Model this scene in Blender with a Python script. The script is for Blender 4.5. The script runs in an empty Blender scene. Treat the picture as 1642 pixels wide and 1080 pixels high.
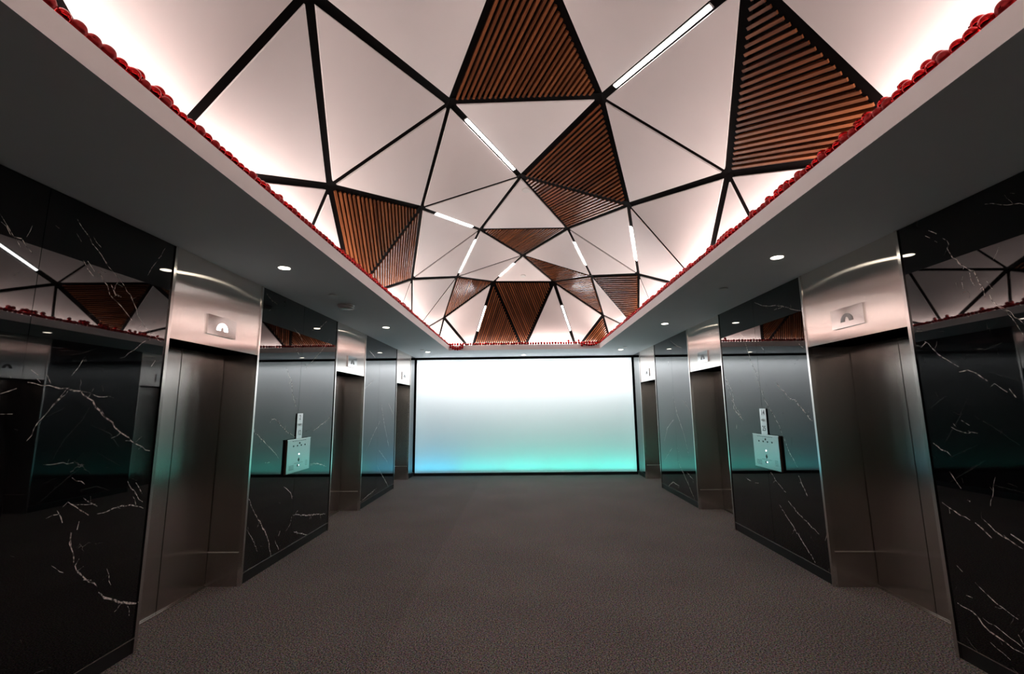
import bpy, bmesh, math, random
from mathutils import Vector, Matrix

random.seed(7)
SC = bpy.context.scene
COL = SC.collection

# ---------------------------------------------------------------- camera, world, lights, exposure
EYE = 1.5735
cam_data = bpy.data.cameras.new('camera')
cam_data.sensor_fit = 'HORIZONTAL'
cam_data.sensor_width = 36.0
cam_data.lens = 15.9355
cam_data.clip_start = 0.05
cam = bpy.data.objects.new('camera', cam_data)
COL.objects.link(cam)
R_ = Vector((0.99972176, 0.02106540, -0.01061368))
U_ = Vector((0.01372228, -0.15339949, 0.98806897))
F_ = Vector((-0.01918593, 0.98793970, 0.15364587))
m = Matrix(((R_.x, U_.x, -F_.x, 0.0), (R_.y, U_.y, -F_.y, 0.0), (R_.z, U_.z, -F_.z, EYE), (0, 0, 0, 1)))
cam.matrix_world = m
SC.camera = cam

world = bpy.data.worlds.new('world')
SC.world = world
world.use_nodes = True
world.node_tree.nodes['Background'].inputs[0].default_value = (0.0, 0.0, 0.0, 1)
world.node_tree.nodes['Background'].inputs[1].default_value = 0.0

SC.view_settings.view_transform = 'Standard'
SC.view_settings.look = 'None'
SC.view_settings.gamma = 1.0
SC.view_settings.use_curve_mapping = False
SC.view_settings.exposure = 0.55
SC.cycles.max_bounces = 10
SC.cycles.diffuse_bounces = 5
SC.cycles.glossy_bounces = 6
SC.cycles.transmission_bounces = 6
SC.cycles.sample_clamp_indirect = 6.0
SC.cycles.caustics_reflective = True
SC.cycles.caustics_refractive = False

# room (metres); camera stands at the origin, looking along +y
XL, XR = -2.577, 2.7065          # marble faces
YF, YN = 11.02, -5.4             # far light wall, near end wall
H = 2.80                         # soffit height
CX0, CX1, CY0, CY1 = -1.552, 1.684, -3.40, 9.65   # opening of the coffer
LIP = 2.908                      # top of the cove lip
BX0, BX1, BY1 = -1.92, 2.05, 10.05                # foot of the faceted vault

P_COVE, P_FARCOVE = 74.0, 19.0
P_TOP, P_BOT = 24.0, 6.4
P_DOWN = 5.0
E_STRIP, E_DOWN = 22.0, 12.0

def area_light(name, loc, sx, sy, power, color, rot=(0, 0, 0), spread=math.pi):
    d = bpy.data.lights.new(name, 'AREA')
    d.shape = 'RECTANGLE'
    d.size, d.size_y = sx, sy
    d.energy = power
    d.color = color
    d.spread = spread
    o = bpy.data.objects.new(name, d)
    o.location = loc
    o.rotation_euler = rot
    COL.objects.link(o)
    return o

WARM = (1.0, 0.83, 0.76)
L0, L1 = CY0 - 0.05, CY1 + 0.1
# cove LED runs lying in the trough behind the lip, facing up
area_light('cove_light', (-1.80, (L0 + L1) / 2, 2.838), 0.10, L1 - L0, P_COVE, WARM, (math.pi, 0, 0))
area_light('cove_light', (1.93, (L0 + L1) / 2, 2.838), 0.10, L1 - L0, P_COVE, WARM, (math.pi, 0, 0))
area_light('cove_light', ((CX0 + CX1) / 2, 9.90, 2.838), CX1 - CX0, 0.08, P_FARCOVE, WARM, (math.pi, 0, 0))
# LED bars inside the light box of the far wall: white along its top, coloured along its bottom
BOXY = YF + 0.17
XM, XW = (XL + XR) / 2, XR - XL
area_light('light_box_led', (XM, BOXY, 2.71), XW - 0.1, 0.20, P_TOP, (0.96, 0.98, 1.0), spread=math.radians(140))
for k, c in enumerate([(0.04, 0.66, 0.98), (0.06, 0.85, 0.80), (0.05, 1.0, 0.84), (0.05, 1.0, 0.80), (0.05, 1.0, 0.82)]):
    area_light('light_box_led', (XL + XW * (k + 0.5) / 5, BOXY, 0.09), XW / 5 - 0.04, 0.16, P_BOT / 5, c, (math.pi, 0, 0))

# ---------------------------------------------------------------- helpers
class MB:
    """collects geometry and links it as ONE mesh object"""
    def __init__(s):
        s.v, s.f, s.m = [], [], []
    def add(s, vs, fs, mi=0):
        n = len(s.v)
        s.v += [tuple(p) for p in vs]
        s.f += [tuple(n + i for i in f) for f in fs]
        s.m += [mi] * len(fs)
        return s
    def box(s, a, b, mi=0):
        (x0, y0, z0), (x1, y1, z1) = [tuple(min(p, q) for p, q in zip(a, b)), tuple(max(p, q) for p, q in zip(a, b))]
        vs = [(x0, y0, z0), (x1, y0, z0), (x1, y1, z0), (x0, y1, z0), (x0, y0, z1), (x1, y0, z1), (x1, y1, z1), (x0, y1, z1)]
        return s.add(vs, [(0, 3, 2, 1), (4, 5, 6, 7), (0, 1, 5, 4), (1, 2, 6, 5), (2, 3, 7, 6), (3, 0, 4, 7)], mi)
    def prism(s, ring, d, mi=0):
        """closed ring of points extruded by the vector d; ring is counter-clockwise seen against d"""
        n = len(ring)
        ring = [Vector(p) for p in ring]
        vs = ring + [p + d for p in ring]
        fs = [tuple(range(n - 1, -1, -1)), tuple(range(n, 2 * n))]
        fs += [(i, (i + 1) % n, n + (i + 1) % n, n + i) for i in range(n)]
        return s.add(vs, fs, mi)
    def bar(s, p, q, w, h, up, mi=0):
        """rectangular bar p-q: width w across, height h along up (p, q on the middle of its bottom face)"""
        p, q, up = Vector(p), Vector(q), Vector(up).normalized()
        t = (q - p).normalized()
        side = t.cross(up).normalized()
        up = side.cross(t).normalized()
        vs = []
        for c in (p, q):
            vs += [c - side * w / 2, c + side * w / 2, c + side * w / 2 + up * h, c - side * w / 2 + up * h]
        return s.add(vs, [(0, 1, 2, 3), (7, 6, 5, 4), (0, 4, 5, 1), (1, 5, 6, 2), (2, 6, 7, 3), (3, 7, 4, 0)], mi)
    def lathe(s, c, axis, prof, n=24, mi=0):
        """prof: (radius, height along axis)"""
        axis = Vector(axis).normalized()
        a = axis.orthogonal().normalized()
        b = axis.cross(a)
        c = Vector(c)
        vs, fs = [], []
        for r, hgt in prof:
            for i in range(n):
                t = 2 * math.pi * i / n
                vs.append(c + axis * hgt + (a * math.cos(t) + b * math.sin(t)) * r)
        for k in range(len(prof) - 1):
            for i in range(n):
                j = (i + 1) % n
                fs.append((k * n + i, k * n + j, (k + 1) * n + j, (k + 1) * n + i))
        fs.append(tuple(range(n - 1, -1, -1)))
        fs.append(tuple(range((len(prof) - 1) * n, len(prof) * n)))
        return s.add(vs, fs, mi)
    def build(s, name, mats, parent=None, smooth=False, loc=None, fix=True):
        me = bpy.data.meshes.new(name)
        off = Vector(loc) if loc else Vector((0, 0, 0))
        me.from_pydata([tuple(Vector(p) - off) for p in s.v], [], s.f)
        for mt in (mats if isinstance(mats, (list, tuple)) else [mats]):
            me.materials.append(mt)
        for i, pl in enumerate(me.polygons):
            pl.material_index = s.m[i]
            pl.use_smooth = smooth
        if fix:
            bm = bmesh.new(); bm.from_mesh(me)
            bmesh.ops.recalc_face_normals(bm, faces=bm.faces)
            bm.to_mesh(me); bm.free()
        if smooth:
            me.set_sharp_from_angle(angle=math.radians(40))
        o = bpy.data.objects.new(name, me)
        COL.objects.link(o)
        if parent is not None:
            o.parent = parent
            o.matrix_parent_inverse = Matrix.Identity(4)
            off = off - Vector(parent['base']) if 'base' in parent else off
        o.location = off
        return o

def tag(o, label=None, cat=None, group=None, kind=None):
    if label: o['label'] = label
    if cat: o['category'] = cat
    if group: o['group'] = group
    if kind: o['kind'] = kind
    return o

def empty(name, label=None, cat=None, group=None, kind=None):
    o = bpy.data.objects.new(name, None)
    o.empty_display_size = 0.1
    COL.objects.link(o)
    return tag(o, label, cat, group, kind)

def bevel(o, w, seg=2):
    bm = bmesh.new(); bm.from_mesh(o.data)
    bmesh.ops.bevel(bm, geom=list(bm.edges), offset=w, segments=seg, profile=0.5, affect='EDGES', clamp_overlap=True)
    bm.to_mesh(o.data); bm.free()

# ---------------------------------------------------------------- materials
def mat(name):
    mt = bpy.data.materials.new(name)
    mt.use_nodes = True
    nt = mt.node_tree
    return mt, nt, nt.nodes['Principled BSDF']

def N(nt, typ, **kw):
    n = nt.nodes.new(typ)
    for k, v in kw.items():
        if k.startswith('i_'):
            n.inputs[int(k[2:])].default_value = v
        else:
            setattr(n, k, v)
    return n

def plain(name, col, rough=0.5, metal=0.0, spec=0.5, noise=0.0, scale=40.0, coat=0.0, bump=0.0, ior=None):
    mt, nt, b = mat(name)
    b.inputs['Roughness'].default_value = rough
    b.inputs['Metallic'].default_value = metal
    b.inputs['Specular IOR Level'].default_value = spec
    b.inputs['Coat Weight'].default_value = coat
    if ior: b.inputs['IOR'].default_value = ior
    g = N(nt, 'ShaderNodeNewGeometry')
    nz = N(nt, 'ShaderNodeTexNoise')
    nz.inputs['Scale'].default_value = scale
    nz.inputs['Detail'].default_value = 3
    nt.links.new(g.outputs['Position'], nz.inputs['Vector'])
    cr = N(nt, 'ShaderNodeMix', data_type='RGBA')
    lo = tuple(c * (1 - noise) for c in col) + (1,)
    hi = tuple(min(1, c * (1 + noise)) for c in col) + (1,)
    cr.inputs[6].default_value = lo
    cr.inputs[7].default_value = hi
    nt.links.new(nz.outputs['Fac'], cr.inputs[0])
    nt.links.new(cr.outputs[2], b.inputs['Base Color'])
    if bump:
        bp = N(nt, 'ShaderNodeBump')
        bp.inputs['Strength'].default_value = bump
        bp.inputs['Distance'].default_value = 0.002
        nt.links.new(nz.outputs['Fac'], bp.inputs['Height'])
        nt.links.new(bp.outputs['Normal'], b.inputs['Normal'])
    return mt

def emit(name, col, strength):
    mt, nt, b = mat(name)
    b.inputs['Base Color'].default_value = (0.8, 0.8, 0.8, 1)
    b.inputs['Emission Color'].default_value = tuple(col) + (1,)
    b.inputs['Emission Strength'].default_value = strength
    return mt

def steel(name, col, rough, aniso):
    """vertically brushed stainless steel: reflections stay sharp along the grain and smear sideways across it"""
    mt, nt, b = mat(name)
    nt.nodes.remove(b)
    gl = N(nt, 'ShaderNodeBsdfAnisotropic')
    gl.distribution = 'GGX'
    gl.inputs['Roughness'].default_value = rough
    gl.inputs['Anisotropy'].default_value = aniso
    up = N(nt, 'ShaderNodeCombineXYZ'); up.inputs[2].default_value = 1.0
    nt.links.new(up.outputs[0], gl.inputs['Tangent'])
    g = N(nt, 'ShaderNodeNewGeometry')
    mp = N(nt, 'ShaderNodeMapping')
    mp.inputs['Scale'].default_value = (700, 700, 3)
    nt.links.new(g.outputs['Position'], mp.inputs['Vector'])
    nz = N(nt, 'ShaderNodeTexNoise')
    nz.inputs['Scale'].default_value = 1.0
    nt.links.new(mp.outputs[0], nz.inputs['Vector'])
    mx = N(nt, 'ShaderNodeMix', data_type='RGBA')
    mx.inputs[6].default_value = tuple(c * 0.94 for c in col) + (1,)
    mx.inputs[7].default_value = tuple(c * 1.06 for c in col) + (1,)
    nt.links.new(nz.outputs['Fac'], mx.inputs[0])
    nt.links.new(mx.outputs[2], gl.inputs['Color'])
    nt.links.new(gl.outputs[0], nt.nodes['Material Output'].inputs['Surface'])
    return mt

M = {}
M['soffit'] = plain('soffit_paint', (0.76, 0.81, 0.84), 0.75, noise=0.02, scale=8)
M['lip'] = plain('lip_paint', (0.92, 0.86, 0.845), 0.7, noise=0.02, scale=8)
M['panel'] = plain('white_panel', (0.76, 0.71, 0.705), 0.38, noise=0.02, scale=5)
M['beam'] = plain('black_channel', (0.0045, 0.0035, 0.0035), 0.5, spec=0.02, noise=0.2, scale=20)
M['dark'] = plain('plenum_black', (0.012, 0.011, 0.011), 0.8, noise=0.2)
M['skirting'] = plain('black_skirting', (0.012, 0.012, 0.013), 0.35, noise=0.2)
M['steel'] = steel('brushed_steel', (0.84, 0.79, 0.75), 0.18, 0.86)
M['door'] = steel('brushed_door_steel', (0.60, 0.56, 0.525), 0.25, 0.65)
M['jamb'] = steel('brushed_jamb_steel', (0.52, 0.48, 0.445), 0.26, 0.6)
M['polished'] = plain('polished_steel', (0.70, 0.67, 0.64), 0.16, metal=1.0, noise=0.05)
M['trim'] = plain('satin_trim', (0.78, 0.74, 0.70), 0.4, metal=0.7, noise=0.05)
M['chrome'] = plain('chrome_edge', (0.60, 0.57, 0.54), 0.22, metal=1.0, noise=0.05)
M['plate'] = plain('satin_plate', (0.56, 0.55, 0.54), 0.10, metal=1.0, noise=0.03)
M['strip'] = emit('led_diffuser', (1.0, 0.985, 0.97), E_STRIP)
M['lamp'] = emit('downlight_lens', (1.0, 0.90, 0.74), E_DOWN)
M['arch_lit'] = emit('lantern_lit', (0.93, 0.97, 1.0), 6.0)
M['led'] = emit('button_led', (0.95, 1.0, 1.0), 3.5)
M['arch_dark'] = plain('lantern_unlit', (0.05, 0.05, 0.05), 0.35, noise=0.1)
M['arch_clear'] = plain('lantern_clear', (0.42, 0.40, 0.39), 0.4, metal=0.6, noise=0.05)
M['housing'] = plain('aluminium_channel', (0.55, 0.52, 0.51), 0.4, metal=0.4, noise=0.05)
M['print'] = plain('black_print', (0.015, 0.016, 0.017), 0.5, noise=0.1)
M['greyprint'] = plain('grey_print', (0.38, 0.38, 0.38), 0.5, noise=0.05)
M['sign'] = plain('sign_face', (0.95, 0.96, 0.96), 0.25, metal=0.6, noise=0.01)
M['plastic'] = plain('white_plastic', (0.70, 0.70, 0.69), 0.35, noise=0.02)
M['kiosk'] = plain('kiosk_face', (0.55, 0.56, 0.55), 0.22, metal=0.85, noise=0.03)
M['bronze'] = plain('bronze_side', (0.16, 0.10, 0.075), 0.35, metal=0.8, noise=0.1)
M['boxwhite'] = plain('light_box_white', (0.93, 0.93, 0.93), 0.8, noise=0.01)
M['endwall'] = plain('near_wall_paint', (0.10, 0.085, 0.078), 0.6, noise=0.05, scale=6)
M['ball_shiny'] = plain('red_gloss', (0.50, 0.010, 0.012), 0.07, metal=0.92, noise=0.04)
M['ball_satin'] = plain('red_satin', (0.34, 0.008, 0.009), 0.36, metal=0.55, noise=0.04)

# marble: black with fine, faint flecks; the white veins are faces of the slab itself
def marble():
    mt, nt, b = mat('black_marble')
    b.inputs['Roughness'].default_value = 0.018
    b.inputs['IOR'].default_value = 1.62
    g = N(nt, 'ShaderNodeNewGeometry')
    nz = N(nt, 'ShaderNodeTexNoise'); nz.inputs['Scale'].default_value = 2.3; nz.inputs['Detail'].default_value = 6
    nt.links.new(g.outputs['Position'], nz.inputs['Vector'])
    # warp, then cell edges broken up by a mask: short hairline flecks
    ad = N(nt, 'ShaderNodeVectorMath', operation='MULTIPLY_ADD')
    ad.inputs[1].default_value = (0.35, 0.35, 0.35)
    nt.links.new(nz.outputs['Color'], ad.inputs[0]); nt.links.new(g.outputs['Position'], ad.inputs[2])
    vo = N(nt, 'ShaderNodeTexVoronoi', feature='DISTANCE_TO_EDGE'); vo.inputs['Scale'].default_value = 3.0
    nt.links.new(ad.outputs[0], vo.inputs['Vector'])
    r1 = N(nt, 'ShaderNodeMapRange'); r1.inputs[1].default_value = 0.0; r1.inputs[2].default_value = 0.006
    r1.inputs[3].default_value = 1.0; r1.inputs[4].default_value = 0.0
    nt.links.new(vo.outputs['Distance'], r1.inputs[0])
    n2 = N(nt, 'ShaderNodeTexNoise'); n2.inputs['Scale'].default_value = 7.0; n2.inputs['Detail'].default_value = 5
    nt.links.new(g.outputs['Position'], n2.inputs['Vector'])
    r2 = N(nt, 'ShaderNodeMapRange'); r2.inputs[1].default_value = 0.60; r2.inputs[2].default_value = 0.72
    nt.links.new(n2.outputs['Fac'], r2.inputs[0])
    mu = N(nt, 'ShaderNodeMath', operation='MULTIPLY')
    nt.links.new(r1.outputs[0], mu.inputs[0]); nt.links.new(r2.outputs[0], mu.inputs[1])
    mx = N(nt, 'ShaderNodeMix', data_type='RGBA')
    mx.inputs[6].default_value = (0.0035, 0.0033, 0.0040, 1)
    mx.inputs[7].default_value = (0.30, 0.27, 0.25, 1)
    nt.links.new(mu.outputs[0], mx.inputs[0])
    nt.links.new(mx.outputs[2], b.inputs['Base Color'])
    return mt
M['marble'] = marble()

def vein():
    mt, nt, b = mat('marble_vein')
    b.inputs['Roughness'].default_value = 0.03
    b.inputs['IOR'].default_value = 1.62
    g = N(nt, 'ShaderNodeNewGeometry')
    nz = N(nt, 'ShaderNodeTexNoise'); nz.inputs['Scale'].default_value = 55.0; nz.inputs['Detail'].default_value = 4
    nt.links.new(g.outputs['Position'], nz.inputs['Vector'])
    r = N(nt, 'ShaderNodeMapRange'); r.inputs[1].default_value = 0.40; r.inputs[2].default_value = 0.56
    nt.links.new(nz.outputs['Fac'], r.inputs[0])
    mx = N(nt, 'ShaderNodeMix', data_type='RGBA')
    mx.inputs[6].default_value = (0.08, 0.072, 0.068, 1)
    mx.inputs[7].default_value = (0.92, 0.84, 0.77, 1)
    nt.links.new(r.outputs[0], mx.inputs[0])
    nt.links.new(mx.outputs[2], b.inputs['Base Color'])
    return mt
M['vein'] = vein()

def wood():
    mt, nt, b = mat('oiled_timber')
    b.inputs['Roughness'].default_value = 0.22
    tc = N(nt, 'ShaderNodeTexCoord')
    oi = N(nt, 'ShaderNodeObjectInfo')
    mp = N(nt, 'ShaderNodeMapping'); mp.inputs['Scale'].default_value = (2.2, 45, 45)
    nt.links.new(tc.outputs['Object'], mp.inputs['Vector'])
    nz = N(nt, 'ShaderNodeTexNoise', noise_dimensions='4D'); nz.inputs['Scale'].default_value = 1.0; nz.inputs['Detail'].default_value = 5
    ml = N(nt, 'ShaderNodeMath', operation='MULTIPLY'); ml.inputs[1].default_value = 40
    nt.links.new(oi.outputs['Random'], ml.inputs[0]); nt.links.new(ml.outputs[0], nz.inputs['W'])
    nt.links.new(mp.outputs[0], nz.inputs['Vector'])
    ad = N(nt, 'ShaderNodeMath', operation='MULTIPLY_ADD'); ad.inputs[1].default_value = 0.35
    nt.links.new(oi.outputs['Random'], ad.inputs[0]); nt.links.new(nz.outputs['Fac'], ad.inputs[2])
    cr = N(nt, 'ShaderNodeValToRGB')
    cr.color_ramp.elements[0].position = 0.35; cr.color_ramp.elements[0].color = (0.085, 0.027, 0.011, 1)
    cr.color_ramp.elements[1].position = 0.95; cr.color_ramp.elements[1].color = (0.24, 0.082, 0.032, 1)
    nt.links.new(ad.outputs[0], cr.inputs[0])
    nt.links.new(cr.outputs[0], b.inputs['Base Color'])
    return mt
M['wood'] = wood()

def carpet():
    mt, nt, b = mat('loop_carpet')
    b.inputs['Roughness'].default_value = 0.95
    b.inputs['Specular IOR Level'].default_value = 0.1
    g = N(nt, 'ShaderNodeNewGeometry')
    n1 = N(nt, 'ShaderNodeTexNoise'); n1.inputs['Scale'].default_value = 105.0; n1.inputs['Detail'].default_value = 2
    n2 = N(nt, 'ShaderNodeTexVoronoi'); n2.inputs['Scale'].default_value = 170.0
    n3 = N(nt, 'ShaderNodeTexNoise'); n3.inputs['Scale'].default_value = 1.1; n3.inputs['Detail'].default_value = 3
    for n in (n1, n2, n3): nt.links.new(g.outputs['Position'], n.inputs['Vector'])
    cr = N(nt, 'ShaderNodeValToRGB')
    e = cr.color_ramp.elements
    e[0].position = 0.36; e[0].color = (0.045, 0.040, 0.040, 1)
    e[1].position = 0.66; e[1].color = (0.56, 0.49, 0.46, 1)
    nt.links.new(n1.outputs['Fac'], cr.inputs[0])
    mx = N(nt, 'ShaderNodeMix', data_type='RGBA', blend_type='MULTIPLY'); mx.inputs[0].default_value = 0.55
    nt.links.new(cr.outputs[0], mx.inputs[6]); nt.links.new(n2.outputs['Color'], mx.inputs[7])
    # two breadths of carpet laid with the pile the other way: one is a shade darker
    sp = N(nt, 'ShaderNodeSeparateXYZ'); nt.links.new(g.outputs['Position'], sp.inputs[0])
    st = N(nt, 'ShaderNodeMath', operation='GREATER_THAN'); st.inputs[1].default_value = -0.93
    nt.links.new(sp.outputs[0], st.inputs[0])
    v = N(nt, 'ShaderNodeMapRange'); v.inputs[3].default_value = 0.90; v.inputs[4].default_value = 1.0
    nt.links.new(st.outputs[0], v.inputs[0])
    v2 = N(nt, 'ShaderNodeMapRange'); v2.inputs[1].default_value = 0.3; v2.inputs[2].default_value = 0.7; v2.inputs[3].default_value = 0.9; v2.inputs[4].default_value = 1.08
    nt.links.new(n3.outputs['Fac'], v2.inputs[0])
    vm = N(nt, 'ShaderNodeMath', operation='MULTIPLY'); nt.links.new(v.outputs[0], vm.inputs[0]); nt.links.new(v2.outputs[0], vm.inputs[1])
    sc = N(nt, 'ShaderNodeVectorMath', operation='SCALE')
    nt.links.new(mx.outputs[2], sc.inputs[0]); nt.links.new(vm.outputs[0], sc.inputs['Scale'])
    nt.links.new(sc.outputs[0], b.inputs['Base Color'])
    bp = N(nt, 'ShaderNodeBump'); bp.inputs['Strength'].default_value = 0.6; bp.inputs['Distance'].default_value = 0.004
    nt.links.new(n1.outputs['Fac'], bp.inputs['Height']); nt.links.new(bp.outputs['Normal'], b.inputs['Normal'])
    return mt
M['carpet'] = carpet()

def frosted():
    mt = bpy.data.materials.new('frosted_glass'); mt.use_nodes = True
    nt = mt.node_tree; nt.nodes.clear()
    out = N(nt, 'ShaderNodeOutputMaterial')
    tr = N(nt, 'ShaderNodeBsdfTranslucent'); tr.inputs[0].default_value = (0.92, 0.93, 0.94, 1)
    gl = N(nt, 'ShaderNodeBsdfGlossy'); gl.inputs['Roughness'].default_value = 0.35
    fr = N(nt, 'ShaderNodeFresnel'); fr.inputs['IOR'].default_value = 1.35
    ms = N(nt, 'ShaderNodeMixShader')
    nt.links.new(fr.outputs[0], ms.inputs[0]); nt.links.new(tr.outputs[0], ms.inputs[1]); nt.links.new(gl.outputs[0], ms.inputs[2])
    nt.links.new(ms.outputs[0], out.inputs[0])
    return mt
M['frosted'] = frosted()

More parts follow.
